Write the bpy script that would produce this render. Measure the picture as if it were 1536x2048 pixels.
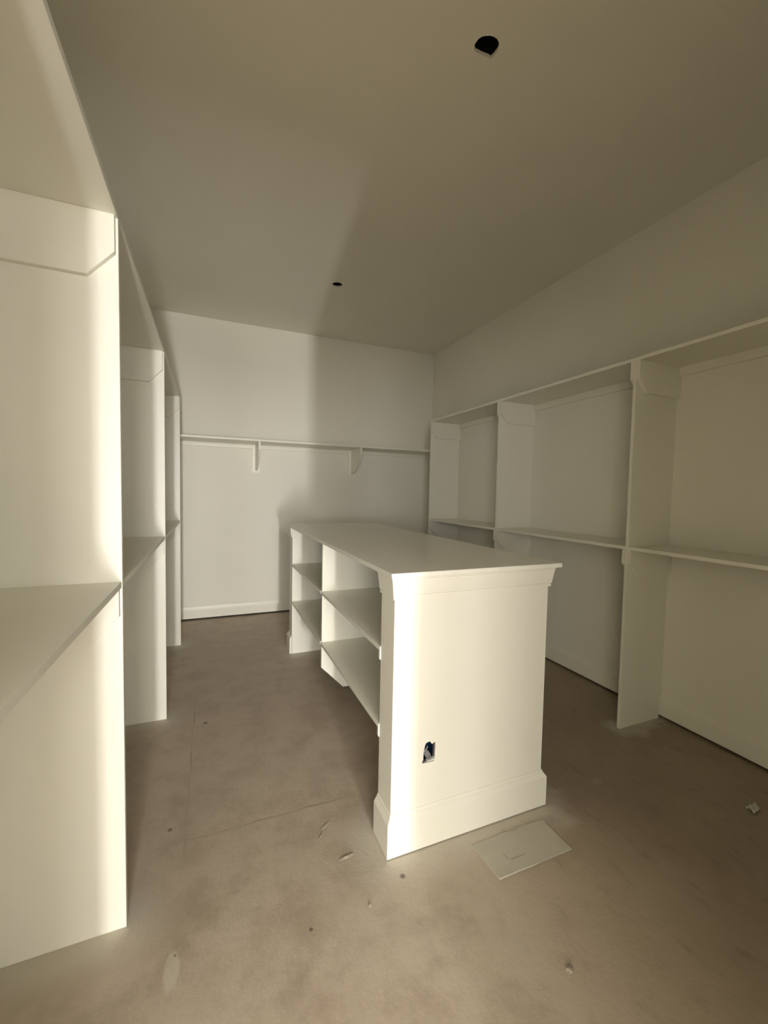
import bpy, bmesh, math, random
from mathutils import Vector, Matrix
from mathutils.geometry import tessellate_polygon

for o in list(bpy.data.objects):
    bpy.data.objects.remove(o, do_unlink=True)
scene = bpy.context.scene
col = scene.collection
random.seed(7)

# ---------------------------------------------------------------- camera
F_PX, YAW, PITCH, ROLL, CAM_H = 828.66, 0.3956, -0.0496, 0.0194, 1.3696
cam_data = bpy.data.cameras.new('camera')
cam_data.sensor_fit = 'HORIZONTAL'
cam_data.sensor_width = 36.0
cam_data.lens = 36.0 * F_PX / 1536.0
cam_data.clip_start = 0.02
cam = bpy.data.objects.new('camera', cam_data)
col.objects.link(cam)
fwd = Vector((math.sin(YAW) * math.cos(PITCH), math.cos(YAW) * math.cos(PITCH), math.sin(PITCH)))
rgt = Vector((math.cos(YAW), -math.sin(YAW), 0.0))
upv = rgt.cross(fwd)
r2 = rgt * math.cos(ROLL) + upv * math.sin(ROLL)
u2 = upv * math.cos(ROLL) - rgt * math.sin(ROLL)
mw = Matrix((r2, u2, -fwd)).transposed().to_4x4()
mw.translation = Vector((0, 0, CAM_H))
cam.matrix_world = mw
scene.camera = cam

# ---------------------------------------------------------------- world, lights, exposure
world = bpy.data.worlds.new('world')
scene.world = world
world.use_nodes = True
world.node_tree.nodes['Background'].inputs['Color'].default_value = (0.6, 0.65, 0.7, 1)
world.node_tree.nodes['Background'].inputs['Strength'].default_value = 0.02

scene.view_settings.view_transform = 'Standard'
scene.view_settings.look = 'None'
scene.view_settings.gamma = 1.0
scene.view_settings.use_curve_mapping = False
scene.view_settings.exposure = 0.12


def area_light(name, loc, size_x, size_y, power, color, rot, spread=math.pi):
    d = bpy.data.lights.new(name, 'AREA')
    d.shape = 'RECTANGLE'
    d.size, d.size_y = size_x, size_y
    d.energy = power
    d.color = color
    d.spread = spread
    o = bpy.data.objects.new(name, d)
    o.location = loc
    o.rotation_euler = rot
    col.objects.link(o)
    return o


HALL_Y = -5.4            # far wall of the room outside the closet door
# unseen area lights added behind far-wall openings; only the first follows the cast shadows: x0, x1, z0, z1, watts
ADDED_LIGHTS = [(-0.06, 0.12, 0.28, 1.02, 195.0),
           (-1.95, -0.83, 0.80, 2.40, 152.0),
           (-0.45, 0.65, 1.75, 3.00, 165.0),
           (0.85, 2.64, 0.80, 2.40, 92.4),
           (-4.55, -2.10, 0.80, 2.80, 207.0)]
for wx0, wx1, wz0, wz1, watts in ADDED_LIGHTS:
    area_light('added_light', ((wx0 + wx1) / 2, HALL_Y - 0.06, (wz0 + wz1) / 2), wx1 - wx0 - 0.02, wz1 - wz0 - 0.02, watts,
               (1.0, 0.985, 0.985), (math.radians(90), 0, 0))

# ---------------------------------------------------------------- measures
XL, XLW = -0.245, -0.605          # front edges of the left shelving, left wall
XR, XRW = 2.2155, 2.575           # front edges of the right shelving, right wall
YB, YF = 4.6506, -0.20            # back wall, entry wall (closet side)
ZC = 3.087                        # ceiling
ZT = 2.134                        # underside of the top shelves
T = 0.019                         # board thickness
ZML, ZMR = 1.086, 1.079           # tops of the middle shelves
LEFT_Y = [0.188, 1.448, 2.7083, 3.9584]     # far faces of the left uprights
RIGHT_Y = [0.466, 1.666, 2.866, 4.0295]     # far faces of the right uprights
DOOR_L, DOOR_R, DOOR_H = -0.42, 0.552, 2.25
HX0, HX1 = -4.8, 2.9              # outer room
GAP = 0.019                       # gap between walls and slab

# island
IX0, IX1 = 0.618, 1.343           # body
IY0, IY1 = 1.361, 3.544
SLAB = (0.585, 1.376, 1.317, 3.588)
ZI = 1.081


# ---------------------------------------------------------------- materials
def new_mat(name):
    m = bpy.data.materials.new(name)
    m.use_nodes = True
    nt = m.node_tree
    for n in list(nt.nodes):
        nt.nodes.remove(n)
    out = nt.nodes.new('ShaderNodeOutputMaterial')
    b = nt.nodes.new('ShaderNodeBsdfPrincipled')
    nt.links.new(b.outputs[0], out.inputs[0])
    return m, nt, b


def N(nt, kind, **kw):
    n = nt.nodes.new(kind)
    for k, v in kw.items():
        setattr(n, k, v)
    return n


def L(nt, a, b):
    nt.links.new(a, b)


def math_node(nt, op, a, b=None, clamp=False):
    n = nt.nodes.new('ShaderNodeMath')
    n.operation = op
    n.use_clamp = clamp
    for i, v in enumerate((a, b)):
        if v is None:
            continue
        if isinstance(v, (int, float)):
            n.inputs[i].default_value = v
        else:
            nt.links.new(v, n.inputs[i])
    return n.outputs[0]


def noise(nt, vec, scale, detail=3, rough=0.55):
    n = nt.nodes.new('ShaderNodeTexNoise')
    n.inputs['Scale'].default_value = scale
    n.inputs['Detail'].default_value = detail
    n.inputs['Roughness'].default_value = rough
    if vec is not None:
        nt.links.new(vec, n.inputs['Vector'])
    return n.outputs['Fac']


def smooth(nt, val, lo, hi, a=0.0, b=1.0):
    n = nt.nodes.new('ShaderNodeMapRange')
    n.interpolation_type = 'SMOOTHSTEP'
    n.inputs['From Min'].default_value = lo
    n.inputs['From Max'].default_value = hi
    n.inputs['To Min'].default_value = a
    n.inputs['To Max'].default_value = b
    nt.links.new(val, n.inputs['Value'])
    return n.outputs['Result']


def mix(nt, fac, ca, cb):
    n = nt.nodes.new('ShaderNodeMix')
    n.data_type = 'RGBA'
    for sock, v in ((n.inputs[0], fac), (n.inputs[6], ca), (n.inputs[7], cb)):
        if isinstance(v, (int, float)):
            sock.default_value = v
        elif isinstance(v, tuple):
            sock.default_value = v if len(v) == 4 else (*v, 1)
        else:
            nt.links.new(v, sock)
    return n.outputs[2]


def obj_coords(nt, scale=None):
    c = nt.nodes.new('ShaderNodeTexCoord').outputs['Object']
    if scale:
        m = nt.nodes.new('ShaderNodeMapping')
        m.inputs['Scale'].default_value = scale
        nt.links.new(c, m.inputs['Vector'])
        return m.outputs['Vector']
    return c


def paint(name, color, rough, bump_scale, bump, stretch=None, mottle=0.03):
    m, nt, b = new_mat(name)
    v = obj_coords(nt, stretch)
    n1 = noise(nt, v, 2.3, 4)
    lo = tuple(max(0, c * (1 - mottle)) for c in color)
    hi = tuple(min(1, c * (1 + mottle)) for c in color)
    L(nt, mix(nt, n1, lo, hi), b.inputs['Base Color'])
    b.inputs['Roughness'].default_value = rough
    bp = nt.nodes.new('ShaderNodeBump')
    bp.inputs['Strength'].default_value = bump
    bp.inputs['Distance'].default_value = 0.002
    L(nt, noise(nt, v, bump_scale, 3), bp.inputs['Height'])
    L(nt, bp.outputs[0], b.inputs['Normal'])
    return m


WALL_C = (0.90, 0.868, 0.75)
M_WALL = paint('wall_paint', WALL_C, 0.7, 160, 0.12)
M_CEIL = paint('ceiling_paint', (0.89, 0.855, 0.725), 0.8, 120, 0.2)
M_TRIM = paint('trim_paint', (0.90, 0.87, 0.745), 0.38, 60, 0.03)
M_ABSORB = paint('light_absorber', (0.12, 0.115, 0.10), 0.9, 90, 0.1)  # dark surface of the added side room, meant to swallow light
M_TOP = paint('island_top_paint', (0.90, 0.87, 0.755), 0.28, 30, 0.08, stretch=(6, 0.6, 1), mottle=0.07)


def plain(name, color, rough=0.6, metal=0.0):
    m, nt, b = new_mat(name)
    v = obj_coords(nt)
    n1 = noise(nt, v, 25, 3)
    L(nt, mix(nt, n1, tuple(c * 0.93 for c in color), tuple(min(1, c * 1.07) for c in color)), b.inputs['Base Color'])
    b.inputs['Roughness'].default_value = rough
    b.inputs['Metallic'].default_value = metal
    return m


M_DARK = plain('dark_housing', (0.006, 0.006, 0.008), 0.8)
M_BLUE = plain('blue_plastic', (0.012, 0.03, 0.07), 0.45)
M_SILL_SHADE = plain('sole_plate_shade', (0.012, 0.010, 0.008), 0.95)
M_CABLE = plain('grey_cable', (0.14, 0.135, 0.13), 0.5)
M_WHITE = plain('white_paper', (0.82, 0.81, 0.78), 0.6)
M_SHEET = plain('dusty_sheet', (0.52, 0.49, 0.40), 0.8)
M_SCRAP = plain('scrap_plastic', (0.62, 0.59, 0.53), 0.3)
M_PLASTER = plain('plaster_crumbs', (0.36, 0.31, 0.24), 0.9)


def floor_material():
    m, nt, b = new_mat('dusty_concrete')
    v = obj_coords(nt)
    sep = nt.nodes.new('ShaderNodeSeparateXYZ')
    L(nt, v, sep.inputs[0])
    X, Y = sep.outputs[0], sep.outputs[1]
    big = noise(nt, v, 1.6, 5, 0.6)
    mid = noise(nt, v, 6.0, 7, 0.68)
    fine = noise(nt, v, 48.0, 5, 0.65)
    scuff = noise(nt, obj_coords(nt, (9.0, 3.0, 1.0)), 2.2, 6, 0.7)
    # bare brown concrete under worn sanding dust; the left aisle's light is partly in its colour
    c = mix(nt, smooth(nt, big, 0.3, 0.7), (0.285, 0.215, 0.145), (0.345, 0.27, 0.19))
    c = mix(nt, smooth(nt, scuff, 0.30, 0.47, 0.65, 0), c, (0.185, 0.13, 0.083))
    dust_and_light = smooth(nt, math_node(nt, 'ADD', X, math_node(nt, 'MULTIPLY', math_node(nt, 'SUBTRACT', mid, 0.5), 1.2)), 0.75, 1.6, 0.95, 0.25)
    c = mix(nt, math_node(nt, 'MULTIPLY', dust_and_light, smooth(nt, mid, 0.32, 0.60, 0.52, 1.0)), c, (0.545, 0.46, 0.355))
    c = mix(nt, smooth(nt, fine, 0.64, 0.8, 0, 0.4), c, (0.20, 0.15, 0.10))
    c = mix(nt, smooth(nt, fine, 0.22, 0.34, 0.35, 0), c, (0.52, 0.45, 0.35))
    # paint overspray around everything that was sprayed in place
    wob = math_node(nt, 'MULTIPLY', math_node(nt, 'SUBTRACT', noise(nt, v, 6.0, 6, 0.65), 0.5), 0.30)
    mask = None
    rects = [(0.60, 1.361, 1.343, 1.485, 0.16), (0.60, 1.361, 3.42, 3.562, 0.12)]
    for y in LEFT_Y:
        rects.append((XLW, XL, y - T, y, 0.15))
    for y in RIGHT_Y:
        rects.append((XR, XRW, y - T, y, 0.12))
    for x0, x1, y0, y1, rad in rects:
        dx = math_node(nt, 'MAXIMUM', math_node(nt, 'SUBTRACT', math_node(nt, 'ABSOLUTE', math_node(nt, 'SUBTRACT', X, (x0 + x1) / 2)), (x1 - x0) / 2), 0.0)
        dy = math_node(nt, 'MAXIMUM', math_node(nt, 'SUBTRACT', math_node(nt, 'ABSOLUTE', math_node(nt, 'SUBTRACT', Y, (y0 + y1) / 2)), (y1 - y0) / 2), 0.0)
        d = math_node(nt, 'SQRT', math_node(nt, 'ADD', math_node(nt, 'POWER', dx, 2.0), math_node(nt, 'POWER', dy, 2.0)))
        d = math_node(nt, 'ADD', d, wob)
        k = smooth(nt, d, 0.0, rad, 0.7, 0.0)
        mask = k if mask is None else math_node(nt, 'MAXIMUM', mask, k)
    c = mix(nt, mask, c, (0.64, 0.60, 0.50))

    def ellipse(cx, cy, rx, ry, ang=0.0):
        ca, sa = math.cos(ang), math.sin(ang)
        ux = math_node(nt, 'SUBTRACT', X, cx)
        uy = math_node(nt, 'SUBTRACT', Y, cy)
        a = math_node(nt, 'ADD', math_node(nt, 'MULTIPLY', ux, ca / rx), math_node(nt, 'MULTIPLY', uy, sa / rx))
        e = math_node(nt, 'ADD', math_node(nt, 'MULTIPLY', ux, -sa / ry), math_node(nt, 'MULTIPLY', uy, ca / ry))
        return math_node(nt, 'SQRT', math_node(nt, 'ADD', math_node(nt, 'POWER', a, 2.0), math_node(nt, 'POWER', e, 2.0)))

    # round drips and worn spots
    c = mix(nt, smooth(nt, ellipse(-0.106, 1.247, 0.022, 0.055, 0.0), 0.75, 1.1, 0.65, 0.0), c, (0.64, 0.59, 0.48))
    for sx, sy, r in ((0.629, 1.268, 0.011), (-0.032, 2.563, 0.014), (-0.10, 1.285, 0.004), (-0.154, 1.79, 0.01), (0.286, 1.21, 0.007)):
        c = mix(nt, smooth(nt, ellipse(sx, sy, r, r), 0.5, 1.2, 0.75, 0.0), c, (0.10, 0.075, 0.05))
    for sx, sy, r in ((1.707, 1.373, 0.03), (0.869, 0.946, 0.022), (0.88, 0.92, 0.015)):
        c = mix(nt, smooth(nt, ellipse(sx, sy, r, r * 0.7), 0.4, 1.3, 0.5, 0.0), c, (0.45, 0.40, 0.32))

    # faint seams in the slab
    w2 = math_node(nt, 'MULTIPLY', math_node(nt, 'SUBTRACT', noise(nt, v, 9.0, 4), 0.5), 0.03)

    def seam(coord, pos, other, lo, hi, width):
        d = math_node(nt, 'ABSOLUTE', math_node(nt, 'ADD', math_node(nt, 'SUBTRACT', coord, pos), w2))
        k = smooth(nt, d, 0.0, width, 1.0, 0.0)
        k = math_node(nt, 'MULTIPLY', k, smooth(nt, other, lo, lo + 0.05))
        return math_node(nt, 'MULTIPLY', k, smooth(nt, other, hi - 0.05, hi, 1.0, 0.0))
    s = math_node(nt, 'MAXIMUM', seam(X, -0.095, Y, 1.6, 2.95, 0.007), seam(Y, 1.712, X, -0.22, 0.62, 0.009))
    s = math_node(nt, 'MAXIMUM', s, seam(Y, 2.905, X, -0.3, -0.05, 0.008))
    s = math_node(nt, 'MULTIPLY', s, smooth(nt, mid, 0.40, 0.60, 0.03, 0.55))
    c = mix(nt, s, c, (0.24, 0.19, 0.135))
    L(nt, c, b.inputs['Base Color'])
    L(nt, smooth(nt, mid, 0.3, 0.7, 0.46, 0.64), b.inputs['Roughness'])
    h = math_node(nt, 'ADD', math_node(nt, 'MULTIPLY', mid, 0.9), math_node(nt, 'MULTIPLY', fine, 0.18))
    h = math_node(nt, 'SUBTRACT', h, math_node(nt, 'MULTIPLY', s, 0.4))
    bp = nt.nodes.new('ShaderNodeBump')
    bp.inputs['Strength'].default_value = 0.35
    bp.inputs['Distance'].default_value = 0.008
    L(nt, h, bp.inputs['Height'])
    L(nt, bp.outputs[0], b.inputs['Normal'])
    return m


M_FLOOR = floor_material()


# ---------------------------------------------------------------- mesh helpers
def bm_box(bm, x0, x1, y0, y1, z0, z1):
    vs = [bm.verts.new(p) for p in ((x0, y0, z0), (x1, y0, z0), (x1, y1, z0), (x0, y1, z0),
                                    (x0, y0, z1), (x1, y0, z1), (x1, y1, z1), (x0, y1, z1))]
    for f in ((0, 3, 2, 1), (4, 5, 6, 7), (0, 1, 5, 4), (1, 2, 6, 5), (2, 3, 7, 6), (3, 0, 4, 7)):
        bm.faces.new([vs[i] for i in f])


def bm_prism(bm, poly, to3, a, b):
    """Extrude a closed 2-D polygon between the two depths a and b; to3(u, v, d) places a point."""
    va = [bm.verts.new(to3(u, v, a)) for u, v in poly]
    vb = [bm.verts.new(to3(u, v, b)) for u, v in poly]
    n = len(poly)
    bm.faces.new(va)
    bm.faces.new(vb[::-1])
    for i in range(n):
        j = (i + 1) % n
        bm.faces.new((va[i], vb[i], vb[j], va[j]))


def bm_plate_with_holes(bm, outer, holes, to3, a, b):
    """A plate of thickness a..b with real holes through it."""
    loops = [outer] + holes
    tris = tessellate_polygon([[Vector((u, v, 0)) for u, v in lp] for lp in loops])
    flat = [p for lp in loops for p in lp]
    va = [bm.verts.new(to3(u, v, a)) for u, v in flat]
    vb = [bm.verts.new(to3(u, v, b)) for u, v in flat]
    for t in tris:
        bm.faces.new([va[i] for i in t])
        bm.faces.new([vb[i] for i in reversed(t)])
    k = 0
    for lp in loops:
        n = len(lp)
        for i in range(n):
            j = (i + 1) % n
            bm.faces.new((va[k + i], vb[k + i], vb[k + j], va[k + j]))
        k += n


def bm_sweep(bm, path, profile, closed_ends=True):
    """Sweep a closed profile [(offset, z)] along an open plan path, mitred at the corners.
    The offset goes to the right-hand side of the path direction."""
    n = len(path)
    rings = []
    for i, p in enumerate(path):
        p = Vector(p)
        d0 = (p - Vector(path[i - 1])).normalized() if i > 0 else None
        d1 = (Vector(path[i + 1]) - p).normalized() if i < n - 1 else None
        if d0 is None:
            d0 = d1
        if d1 is None:
            d1 = d0
        n0 = Vector((d0.y, -d0.x))
        n1 = Vector((d1.y, -d1.x))
        mdir = (n0 + n1)
        mdir = mdir / max(1e-6, mdir.dot(n0))
        rings.append([bm.verts.new((p.x + mdir.x * o, p.y + mdir.y * o, z)) for o, z in profile])
    m = len(profile)
    for a, b in zip(rings[:-1], rings[1:]):
        for i in range(m):
            j = (i + 1) % m
            bm.faces.new((a[i], b[i], b[j], a[j]))
    bm.faces.new(rings[0])
    bm.faces.new(rings[-1][::-1])


def link_mesh(name, bm, mat, parent=None, bevel=0.0, smooth_shade=False):
    bmesh.ops.recalc_face_normals(bm, faces=bm.faces)
    me = bpy.data.meshes.new(name)
    bm.to_mesh(me)
    bm.free()
    me.materials.append(mat)
    if smooth_shade:
        for pl in me.polygons:
            pl.use_smooth = True
    o = bpy.data.objects.new(name, me)
    col.objects.link(o)
    if parent is not None:
        o.parent = parent
        o.matrix_parent_inverse = Matrix.Identity(4)
        # meshes are written in world space: take the parents' offsets away again
        off = Vector((0, 0, 0))
        q = parent
        while q is not None:
            off += q.location
            q = q.parent
        o.location = -off
    if bevel > 0:
        md = o.modifiers.new('edge', 'BEVEL')
        md.width = bevel
        md.segments = 2
        md.limit_method = 'ANGLE'
        md.angle_limit = math.radians(40)
    return o


def box(name, dims, mat, parent=None, bevel=0.0):
    bm = bmesh.new()
    bm_box(bm, *dims)
    return link_mesh(name, bm, mat, parent, bevel)


def structure(o):
    o['kind'] = 'structure'
    return o


def thing(name, loc, label, cat, group=None):
    o = bpy.data.objects.new(name, None)
    o.empty_display_size = 0.1
    o.location = loc
    col.objects.link(o)
    o['label'] = label
    o['category'] = cat
    if group:
        o['group'] = group
    return o


def tag(o, label, cat, group=None):
    o['label'] = label
    o['category'] = cat
    if group:
        o['group'] = group
    return o


# ---------------------------------------------------------------- setting
W = 0.12
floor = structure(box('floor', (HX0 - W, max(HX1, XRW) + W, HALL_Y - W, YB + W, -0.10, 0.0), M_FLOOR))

hole_near = [(0.956, 1.383), (0.969, 1.377), (0.982, 1.374), (0.998, 1.375), (1.010, 1.379), (1.020, 1.387), (1.029, 1.408), (1.028, 1.428),
             (1.023, 1.446), (1.013, 1.444), (0.985, 1.4465), (0.952, 1.446), (0.941, 1.438), (0.934, 1.424), (0.936, 1.403), (0.944, 1.391)]
hole_far = [(0.976 + 0.044 * math.cos(a * math.tau / 24), 3.447 + 0.044 * math.sin(a * math.tau / 24)) for a in range(24)]
bm = bmesh.new()
ox0, ox1, oy0, oy1 = HX0 - W, max(HX1, XRW) + W, HALL_Y - W, YB + W
bm_plate_with_holes(bm, [(ox0, oy0), (ox1, oy0), (ox1, oy1), (ox0, oy1)], [hole_near, hole_far],
                    lambda u, v, d: (u, v, d), ZC, ZC + 0.014)
ceiling = structure(link_mesh('ceiling', bm, M_CEIL))

structure(box('wall_left', (XLW - W, XLW, YF, YB + W, GAP, ZC), M_WALL))
structure(box('wall_right', (XRW, XRW + W, YF - 0.12, YB + W, GAP, ZC), M_WALL))
structure(box('wall_back', (XLW, XRW, YB, YB + W, GAP, ZC), M_WALL))
# entry wall with the doorway and an added second opening that drains light
bm = bmesh.new()
x0, x1 = HX0 - W, XRW
bm_prism(bm, [(x0, 0), (DOOR_L, 0), (DOOR_L, DOOR_H), (DOOR_R, DOOR_H), (DOOR_R, 0), (0.98, 0), (0.98, 2.60), (2.48, 2.60), (2.48, 0), (x1, 0), (x1, ZC), (x0, ZC)],
         lambda u, v, d: (u, d, v), YF - 0.12, YF)
structure(link_mesh('wall_front', bm, M_WALL))
# sole plates under the walls, the gap's shade put into their near-black colour
structure(box('trim_1', (XRW + 0.03, XRW + W, YF, YB + W, 0.0, GAP), M_SILL_SHADE))
structure(box('trim_2', (XLW - W, XRW + 0.03, YB + 0.03, YB + W, 0.0, GAP), M_SILL_SHADE))
structure(box('trim_3', (XLW - W, XLW - 0.03, YF, YB + 0.03, 0.0, GAP), M_SILL_SHADE))
# outer room
structure(box('wall_outer_left', (HX0 - W, HX0, HALL_Y, YF - 0.12, 0, ZC), M_WALL))
structure(box('wall_outer_right', (HX1, HX1 + W, HALL_Y, YF - 0.12, 0, ZC), M_WALL))
bm = bmesh.new()
# unseen dark room added behind the second opening to soak up light
bm = bmesh.new()
bm_box(bm, 0.93, 2.75, -1.72, -1.66, 0, ZC)
bm_box(bm, 0.87, 0.93, -1.72, YF - 0.12, 0, ZC)
bm_box(bm, 2.69, 2.75, -1.66, YF - 0.12, 0, ZC)
structure(link_mesh('wall_added_absorber', bm, M_ABSORB))
bm = bmesh.new()
light_holes = [[(a, c), (b, c), (b, d), (a, d)] for a, b, c, d, _ in ADDED_LIGHTS]  # openings cut for the added lights
bm_plate_with_holes(bm, [(HX0 - W, 0), (HX1 + W, 0), (HX1 + W, ZC), (HX0 - W, ZC)], light_holes,
                    lambda u, v, d: (u, d, v), HALL_Y - 0.05, HALL_Y)
structure(link_mesh('wall_outer_end', bm, M_WALL))


def baseboard(name, path):
    prof = [(0.0, GAP), (0.007, GAP), (0.007, 0.100), (0.006, 0.115), (0.0025, 0.135), (0.0, 0.142)]
    bm = bmesh.new()
    bm_sweep(bm, path, prof)
    return structure(link_mesh(name, bm, M_TRIM))


baseboard('baseboard_back', [(XLW + 0.007, YB), (XRW - 0.007, YB)])
bb_r = baseboard('baseboard_right', [(XRW, YB), (XRW, YF)])
bb_l = baseboard('baseboard_left', [(XLW, YF), (XLW, YB)])


# ---------------------------------------------------------------- side shelving
def cleat_poly(drop, front, cham, depth):
    """Outline in (distance from the front edge, z below the shelf)."""
    return [(0.0, 0.0), (0.0, -front), (cham, -drop), (depth, -drop), (depth, 0.0)]


def shelving(side):
    left = side == 'left'
    ys = LEFT_Y if left else RIGHT_Y
    zm = ZML if left else ZMR
    xf, xw, s = (XL, XLW, -1) if left else (XR, XRW, 1)   # s: direction from the front edge to the wall
    depth = abs(xw - xf)
    if left:
        root = thing('closet_shelving', ((xf + xw) / 2, 2.1, 0),
                     'white built-in closet shelving along the brightly lit left wall, with uprights and double shelves', 'shelving')
    else:
        root = thing('closet_shelving', ((xf + xw) / 2, 2.3, 0),
                     'white built-in closet shelving along the dim right wall behind the island', 'shelving')
    X = lambda u: xf + s * u

    def xbox(name, u0, u1, y0, y1, z0, z1, parent, bevel=0.0012):
        a, b = sorted((X(u0), X(u1)))
        return box(name, (a, b, y0, y1, z0, z1), M_TRIM, parent, bevel)
    notch = 0.016
    panels = []
    for y in ys:
        # upright with a notch over the baseboard
        bm = bmesh.new()
        bm_prism(bm, [(0, 0), (depth - notch, 0), (depth - notch, 0.14), (depth, 0.14), (depth, ZT), (0, ZT)],
                 lambda u, v, d: (X(u), d, v), y - T, y)
        panels.append(link_mesh('upright_panel', bm, M_TRIM, root, 0.0012))
    top = xbox('top_shelf', 0, depth, ys[0] - T, ys[-1], ZT, ZT + T, root)
    setback = 0.006 if left else 0.0
    for i, y in enumerate(ys):
        for far in (False, True):
            if far and i == len(ys) - 1 or (not far and i == 0):
                continue
            ya, yb = (y, y + T) if far else (y - 2 * T, y - T)
            for zt, drop, front, cham in ((ZT, 0.177, 0.102, 0.068), (zm - T, 0.165, 0.083, 0.082)):
                bm = bmesh.new()
                bm_prism(bm, cleat_poly(drop, front, cham, depth - setback),
                         lambda u, v, d: (X(u + setback), d, zt + v), ya, yb)
                link_mesh('shelf_cleat', bm, M_TRIM, panels[i], 0.0015)
    for a, b in zip(ys[:-1], ys[1:]):
        xbox('wall_cleat', depth - T, depth, a + T, b - 2 * T, ZT - 0.05, ZT, top)
        sh = xbox('middle_shelf', 0.002, depth, a, b - T, zm - T, zm, root)
        xbox('wall_cleat', depth - T, depth, a + T, b - 2 * T, zm - T - 0.05, zm - T, sh)
    return root


shelving('left')
shelving('right')

# ---------------------------------------------------------------- shelf on the back wall
SY, SZ0, SZ1 = 4.290, 1.841, 1.862
root = thing('wall_shelf', ((XLW + XRW) / 2, YB, SZ0), 'long white shelf across the back wall on two curved brackets', 'shelf')
box('shelf_board', (XLW, XRW, SY, YB, SZ0, SZ1), M_TRIM, root, 0.0015)
CT = 0.019
# the cleat runs between the bracket plates
for a, b in ((XLW, 0.402), (0.484, 1.474), (1.556, XRW)):
    box('wall_cleat', (a, b, YB - CT, YB, 1.797, SZ0), M_TRIM, root, 0.002)
for cx in (0.443, 1.515):
    bm = bmesh.new()
    w, zb, r = 0.041, 1.540, 0.014
    poly = [(cx - w, SZ0), (cx - w, zb + r)]
    poly += [(cx - w + r - r * math.cos(t), zb + r - r * math.sin(t)) for t in (0.4, 0.8, 1.2, 1.5708)]
    poly += [(cx + w - r + r * math.sin(t), zb + r - r * math.cos(t)) for t in (0.0, 0.4, 0.8, 1.2)]
    poly += [(cx + w, zb + r), (cx + w, SZ0)]
    bm_prism(bm, poly, lambda u, v, d: (u, d, v), YB - CT - 0.001, YB)
    plate = link_mesh('shelf_bracket', bm, M_TRIM, root, 0.002)
    bm = bmesh.new()
    yw = YB - CT - 0.001
    nose = [(yw, SZ0), (SY + 0.006, SZ0), (SY + 0.006, 1.760)]
    c0, c1, c2 = Vector((SY + 0.006, 1.760)), Vector((4.395, 1.585)), Vector((yw, 1.562))
    for k in range(1, 11):
        t = k / 10
        q = c0 * (1 - t) ** 2 + c1 * 2 * t * (1 - t) + c2 * t * t
        nose.append((q.x, q.y))
    bm_prism(bm, nose, lambda u, v, d: (d, u, v), cx - 0.0095, cx + 0.0095)
    link_mesh('bracket_arm', bm, M_TRIM, plate, 0.0015)

# ---------------------------------------------------------------- island
isl = thing('closet_island', ((IX0 + IX1) / 2, (IY0 + IY1) / 2, 0),
            'white freestanding closet island with open shelves, crown moulding and an outlet cutout in its end', 'island')
slab = box('countertop', (SLAB[0], SLAB[1], SLAB[2], SLAB[3], ZI - T, ZI), M_TOP, isl, 0.0025)
slab['label'] = 'streaky pale painted top board'

ZS = ZI - T
hole_out = [(0.779, 0.409), (0.772, 0.407), (0.762, 0.404), (0.756, 0.388), (0.753, 0.371), (0.752, 0.340), (0.747, 0.333), (0.750, 0.325),
            (0.763, 0.326), (0.772, 0.325), (0.797, 0.324), (0.802, 0.333), (0.803, 0.344), (0.805, 0.389), (0.805, 0.399), (0.802, 0.403),
            (0.790, 0.395), (0.782, 0.404)]
crown_prof = [(-0.002, 0.976), (0.0085, 0.976), (0.0085, 0.985), (0.0060, 0.987), (0.0105, 0.991), (0.0112, 0.997), (0.0125, 1.008),
              (0.0145, 1.024), (0.017, 1.040), (0.018, 1.046), (0.0178, 1.049), (0.0198, 1.053), (0.0198, ZS), (-0.002, ZS)]
base_prof = [(-0.002, 0.004), (0.018, 0.004), (0.018, 0.129), (0.0165, 0.133), (0.008, 0.146), (0.0065, 0.147), (0.003, 0.158), (-0.002, 0.160)]

ends = []
for near in (True, False):
    ya, yb = (IY0, 1.485) if near else (3.42, IY1)
    ysk = (ya, ya + 0.018) if near else (yb - 0.018, yb)       # outer skin
    yin = (yb - 0.018, yb) if near else (ya, ya + 0.018)       # inner skin
    bm = bmesh.new()
    if near:
        bm_plate_with_holes(bm, [(IX0, 0.002), (IX1, 0.002), (IX1, ZS), (IX0, ZS)], [hole_out], lambda u, v, d: (u, d, v), *ysk)
    else:
        bm_box(bm, IX0, IX1, ysk[0], ysk[1], 0.002, ZS)
    bm_box(bm, IX0, IX1, yin[0], yin[1], 0.002, ZS)
    mid_y = sorted((ysk[1], yin[0])) if near else sorted((yin[1], ysk[0]))
    bm_box(bm, IX0, IX0 + 0.018, mid_y[0], mid_y[1], 0.002, ZS)
    bm_box(bm, IX1 - 0.018, IX1, mid_y[0], mid_y[1], 0.002, ZS)
    e = link_mesh('end_panel', bm, M_TRIM, isl)
    ends.append(e)
    path = [(IX0, 1.485), (IX0, IY0), (IX1, IY0), (IX1, 1.485)]
    if not near:
        path = [(IX1, 3.42), (IX1, IY1), (IX0, IY1), (IX0, 3.42)]
    # offsets go to the right of the direction: walk so that the outside is on the right
    for nm, prof in (('crown_moulding', crown_prof), ('base_moulding', base_prof)):
        bm = bmesh.new()
        bm_sweep(bm, path, prof)
        link_mesh(nm, bm, M_TRIM, e)
    # nailer under the countertop, inside the bay
    if near:
        box('nailer', (IX0 + 0.004, 1.33, 1.485, 1.497, 0.985, ZS), M_TRIM, e)
    else:
        box('nailer', (IX0 - 0.004, 1.33, 3.408, 3.42, 0.985, ZS), M_TRIM, e)

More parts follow.
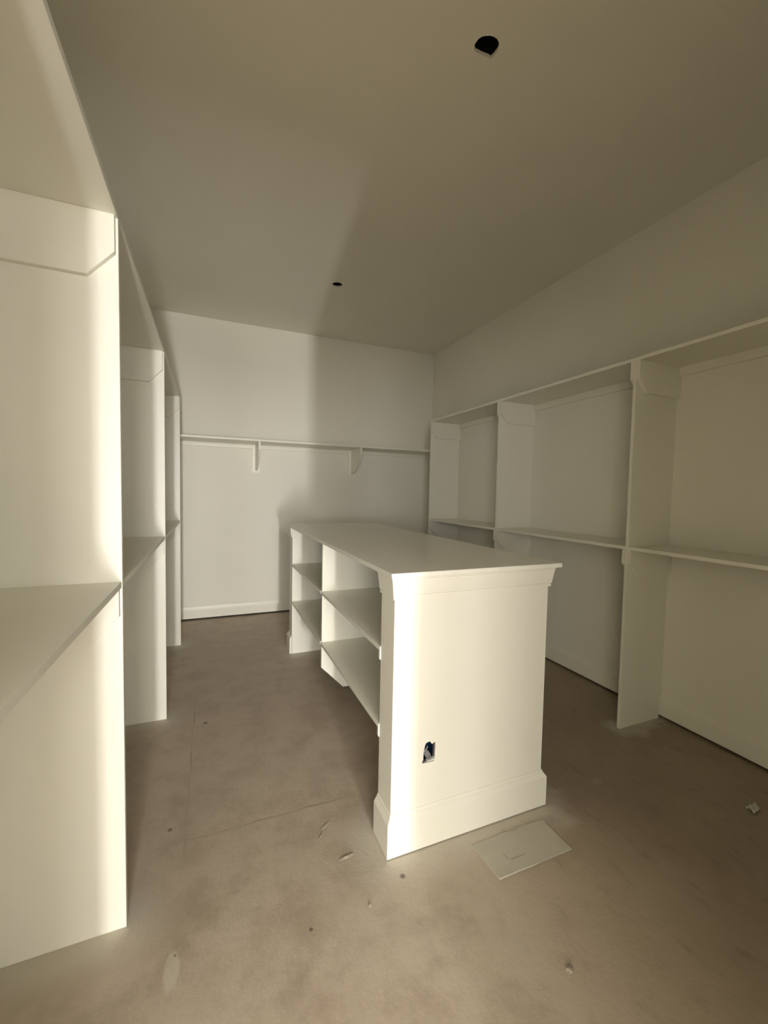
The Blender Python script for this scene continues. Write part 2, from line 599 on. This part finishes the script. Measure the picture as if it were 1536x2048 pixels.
bm = bmesh.new()
bm_prism(bm, [(0.62, 0.287), (0.76, 0.144), (1.31, 0.144), (1.31, ZS), (0.62, ZS)], lambda u, v, d: (u, d, v), 2.43, 2.449)
div = link_mesh('divider', bm, M_TRIM, isl, 0.0012)
box('back_panel', (1.31, 1.322, 1.485, 3.42, 0.144, ZS), M_TRIM, isl)
for za, zb in ((0.739, 0.758), (0.426, 0.445)):
    for ya, yb in ((1.485, 2.43), (2.449, 3.42)):
        sh = box('island_shelf', (0.614, 1.31, ya, yb, za, zb), M_TRIM, isl, 0.0012)
        for yc in ((ya, ya + 0.012), (yb - 0.012, yb)):
            bm = bmesh.new()
            u0 = 0.614 if yc[0] == 1.485 else 0.632
            bm_prism(bm, [(u0, za), (u0, za - 0.032), (u0 + 0.014, za - 0.046), (1.31, za - 0.046), (1.31, za)],
                     lambda u, v, d: (u, d, v), *yc)
            link_mesh('shelf_cleat', bm, M_TRIM, sh)

# outlet box in the torn hole of the near end
ob_y = IY0 + 0.019
bm = bmesh.new()
bx0, bx1, bz0, bz1, bd = 0.746, 0.812, 0.316, 0.415, 0.055
bm_box(bm, bx0, bx0 + 0.003, ob_y, ob_y + bd, bz0, bz1)
bm_box(bm, bx1 - 0.003, bx1, ob_y, ob_y + bd, bz0, bz1)
bm_box(bm, bx0 + 0.003, bx1 - 0.003, ob_y, ob_y + bd, bz0, bz0 + 0.003)
bm_box(bm, bx0 + 0.003, bx1 - 0.003, ob_y, ob_y + bd, bz1 - 0.003, bz1)
bm_box(bm, bx0 + 0.003, bx1 - 0.003, ob_y + bd - 0.003, ob_y + bd, bz0 + 0.003, bz1 - 0.003)
obx = link_mesh('outlet_box', bm, M_BLUE, ends[0])
obx['label'] = 'dark blue electrical box behind the torn opening'


def strip(name, pts, width_vec, thick, mat, parent):
    """A bent flat strip through pts; width_vec is half the width."""
    bm = bmesh.new()
    wv = Vector(width_vec)
    th = Vector((0, thick, 0))
    rings = []
    for q in pts:
        q = Vector(q)
        rings.append([bm.verts.new(q - wv), bm.verts.new(q + wv), bm.verts.new(q + wv + th), bm.verts.new(q - wv + th)])
    for a, b in zip(rings[:-1], rings[1:]):
        for i in range(4):
            j = (i + 1) % 4
            bm.faces.new((a[i], b[i], b[j], a[j]))
    bm.faces.new(rings[0])
    bm.faces.new(rings[-1][::-1])
    return link_mesh(name, bm, mat, parent)


cab = strip('cable', [(0.787, IY0 + 0.012, 0.329), (0.782, IY0 + 0.015, 0.341), (0.775, IY0 + 0.024, 0.353), (0.768, IY0 + 0.040, 0.360)],
            (0.009, 0, 0.0055), 0.003, M_CABLE, obx)
cab['label'] = 'folded grey cable end'
strip('wire', [(0.757, IY0 + 0.008, 0.364), (0.765, IY0 + 0.008, 0.370), (0.773, IY0 + 0.009, 0.377), (0.7745, IY0 + 0.010, 0.382)],
      (0.0012, 0, 0.0016), 0.002, M_WHITE, obx)
strip('box_rim', [(0.772, IY0 + 0.004, 0.3275), (0.786, IY0 + 0.004, 0.3285), (0.800, IY0 + 0.004, 0.3305)],
      (0, 0, 0.0018), 0.012, M_WHITE, obx)
strip('box_rim', [(0.752, IY0 + 0.005, 0.327), (0.768, IY0 + 0.005, 0.3272)], (0, 0, 0.0014), 0.012, M_CABLE, obx)
strip('box_rim', [(0.8015, IY0 + 0.004, 0.338), (0.8030, IY0 + 0.004, 0.392)], (0.0011, 0, 0), 0.012, M_CABLE, obx)


# ---------------------------------------------------------------- recessed light openings in the ceiling
def housing(cx, cy, r, h, label, clip):
    t = thing('light_housing', (cx, cy, ZC + 0.0145), label, 'light housing')
    bm = bmesh.new()
    n = 28
    z0, z1 = ZC + 0.0145, ZC + 0.0145 + h
    ring = lambda rr, z: [bm.verts.new((cx + rr * math.cos(k * math.tau / n), cy + rr * math.sin(k * math.tau / n), z)) for k in range(n)]
    a, b_, c, d = ring(r, z0), ring(r, z1), ring(r + 0.002, z1 + 0.002), ring(r + 0.002, z0)
    for k in range(n):
        j = (k + 1) % n
        bm.faces.new((a[k], a[j], b_[j], b_[k]))
        bm.faces.new((d[k], c[k], c[j], d[j]))
        bm.faces.new((a[k], d[k], d[j], a[j]))
    bm.faces.new(b_)
    bm.faces.new(c[::-1])
    link_mesh('can', bm, M_DARK, t)
    if clip:
        o = box('clip', (cx + r - 0.022, cx + r - 0.014, cy - 0.022, cy - 0.016, ZC + 0.016, ZC + 0.022), M_CABLE, t)
        o['label'] = 'small grey metal clip'
    return t


housing(0.981, 1.412, 0.058, 0.10, 'ragged black light opening cut in the ceiling nearer the camera', True)
housing(0.976, 3.447, 0.050, 0.10, 'small oval black light opening in the ceiling near the back wall', False)

# ---------------------------------------------------------------- things lying on the floor
bm = bmesh.new()
x0, x1, y0, y1 = 0.934, 1.285, 1.128, 1.285
nx, ny = 18, 8
grid = {}
for i in range(nx + 1):
    for j in range(ny + 1):
        u, v = i / nx, j / ny
        x = x0 + (x1 - x0) * u + (0.010 * (1 - v) * (1 - u)) + random.uniform(-.0008, .0008)
        y = y0 + (y1 - y0) * v + random.uniform(-.0008, .0008)
        if j == ny and 4 < i < 14:
            y -= 0.004 * math.sin((i - 4) * 1.3)
        z = 0.003 + 0.004 * max(0.0, 1 - v * 5) * (0.5 + 0.5 * math.sin(u * 5 + 1)) + random.uniform(0, .0004)
        grid[i, j] = bm.verts.new((x, y, z))
for i in range(nx):
    for j in range(ny):
        bm.faces.new((grid[i, j], grid[i + 1, j], grid[i + 1, j + 1], grid[i, j + 1]))
geom = bmesh.ops.extrude_face_region(bm, geom=list(bm.faces))
for v in [g for g in geom['geom'] if isinstance(g, bmesh.types.BMVert)]:
    v.co.z = 0.0005
sheet = link_mesh('cardboard_sheet', bm, M_SHEET)
tag(sheet, 'thin pale rectangular sheet lying flat on the floor in front of the island', 'sheet')
for pts, wv in (([(1.021, 1.206, 0.0036), (1.026, 1.180, 0.0036)], (0.0012, 0, 0)), ([(1.036, 1.177, 0.0036), (1.099, 1.177, 0.0036)], (0, 0.0013, 0))):
    bm = bmesh.new()
    wv = Vector(wv)
    a, b = Vector(pts[0]), Vector(pts[1])
    zz = Vector((0, 0, 0.0016))
    vs = [a - wv, a + wv, b + wv, b - wv]
    lo = [bm.verts.new(q - zz) for q in vs]
    hi = [bm.verts.new(q + zz * 0.3) for q in vs]
    bm.faces.new(lo)
    bm.faces.new(hi)
    for i in range(4):
        bm.faces.new((lo[i], lo[(i + 1) % 4], hi[(i + 1) % 4], hi[i]))
    link_mesh('crease', bm, M_PLASTER, sheet)


def lump(name, cx, cy, lx, ly, h, ang, mat, seed, parent=None, sub=2):
    rnd = random.Random(seed)
    bm = bmesh.new()
    bmesh.ops.create_icosphere(bm, subdivisions=sub, radius=1.0)
    ca, sa = math.cos(ang), math.sin(ang)
    for v in bm.verts:
        k = 1 + rnd.uniform(-.22, .22)
        x, y, z = v.co.x * lx * k, v.co.y * ly * k, max(0.0, v.co.z + 0.15) * h * k
        v.co = (cx + x * ca - y * sa, cy + x * sa + y * ca, z + 0.0004)
    return link_mesh(name, bm, mat, parent)


for i, (cx, cy, lx, ly, h, ang) in enumerate(((0.465, 1.414, 0.030, 0.006, 0.004, 0.15), (0.430, 1.585, 0.030, 0.004, 0.003, 0.6), (0.400, 1.545, 0.020, 0.004, 0.002, 0.9))):
    lump('plaster_ridge', cx, cy, lx, ly, h, ang, M_PLASTER, 20 + i, floor)
tag(lump('plaster_chip', 0.955, 0.828, 0.014, 0.011, 0.006, 0.4, M_PLASTER, 41), 'pale plaster chip on the floor in front of the flat sheet, towards the frame bottom', 'chip')
tag(lump('plaster_crumb', 0.483, 1.211, 0.005, 0.005, 0.006, 0.0, M_PLASTER, 42), 'tiny plaster crumb on the floor just before the island corner', 'crumb')

# crumpled scrap by the right edge of the frame
bm = bmesh.new()
rnd = random.Random(5)
n = 7
pts = {}
for i in range(n):
    for j in range(4):
        u, v = i / (n - 1), j / 3
        pts[i, j] = bm.verts.new((2.168 + u * 0.060 + rnd.uniform(-.004, .004), 0.968 + v * 0.030 + rnd.uniform(-.004, .004),
                                  0.002 + 0.018 * abs(math.sin(u * 6 + v * 2)) * (0.6 + 0.4 * v) + rnd.uniform(0, .004)))
for i in range(n - 1):
    for j in range(3):
        bm.faces.new((pts[i, j], pts[i + 1, j], pts[i + 1, j + 1], pts[i, j + 1]))
scrap = link_mesh('wrapper_scrap', bm, M_SCRAP)
md = scrap.modifiers.new('thick', 'SOLIDIFY')
md.thickness = 0.0015
tag(scrap, 'small crumpled grey scrap on the dark floor by the right shelving', 'scrap')
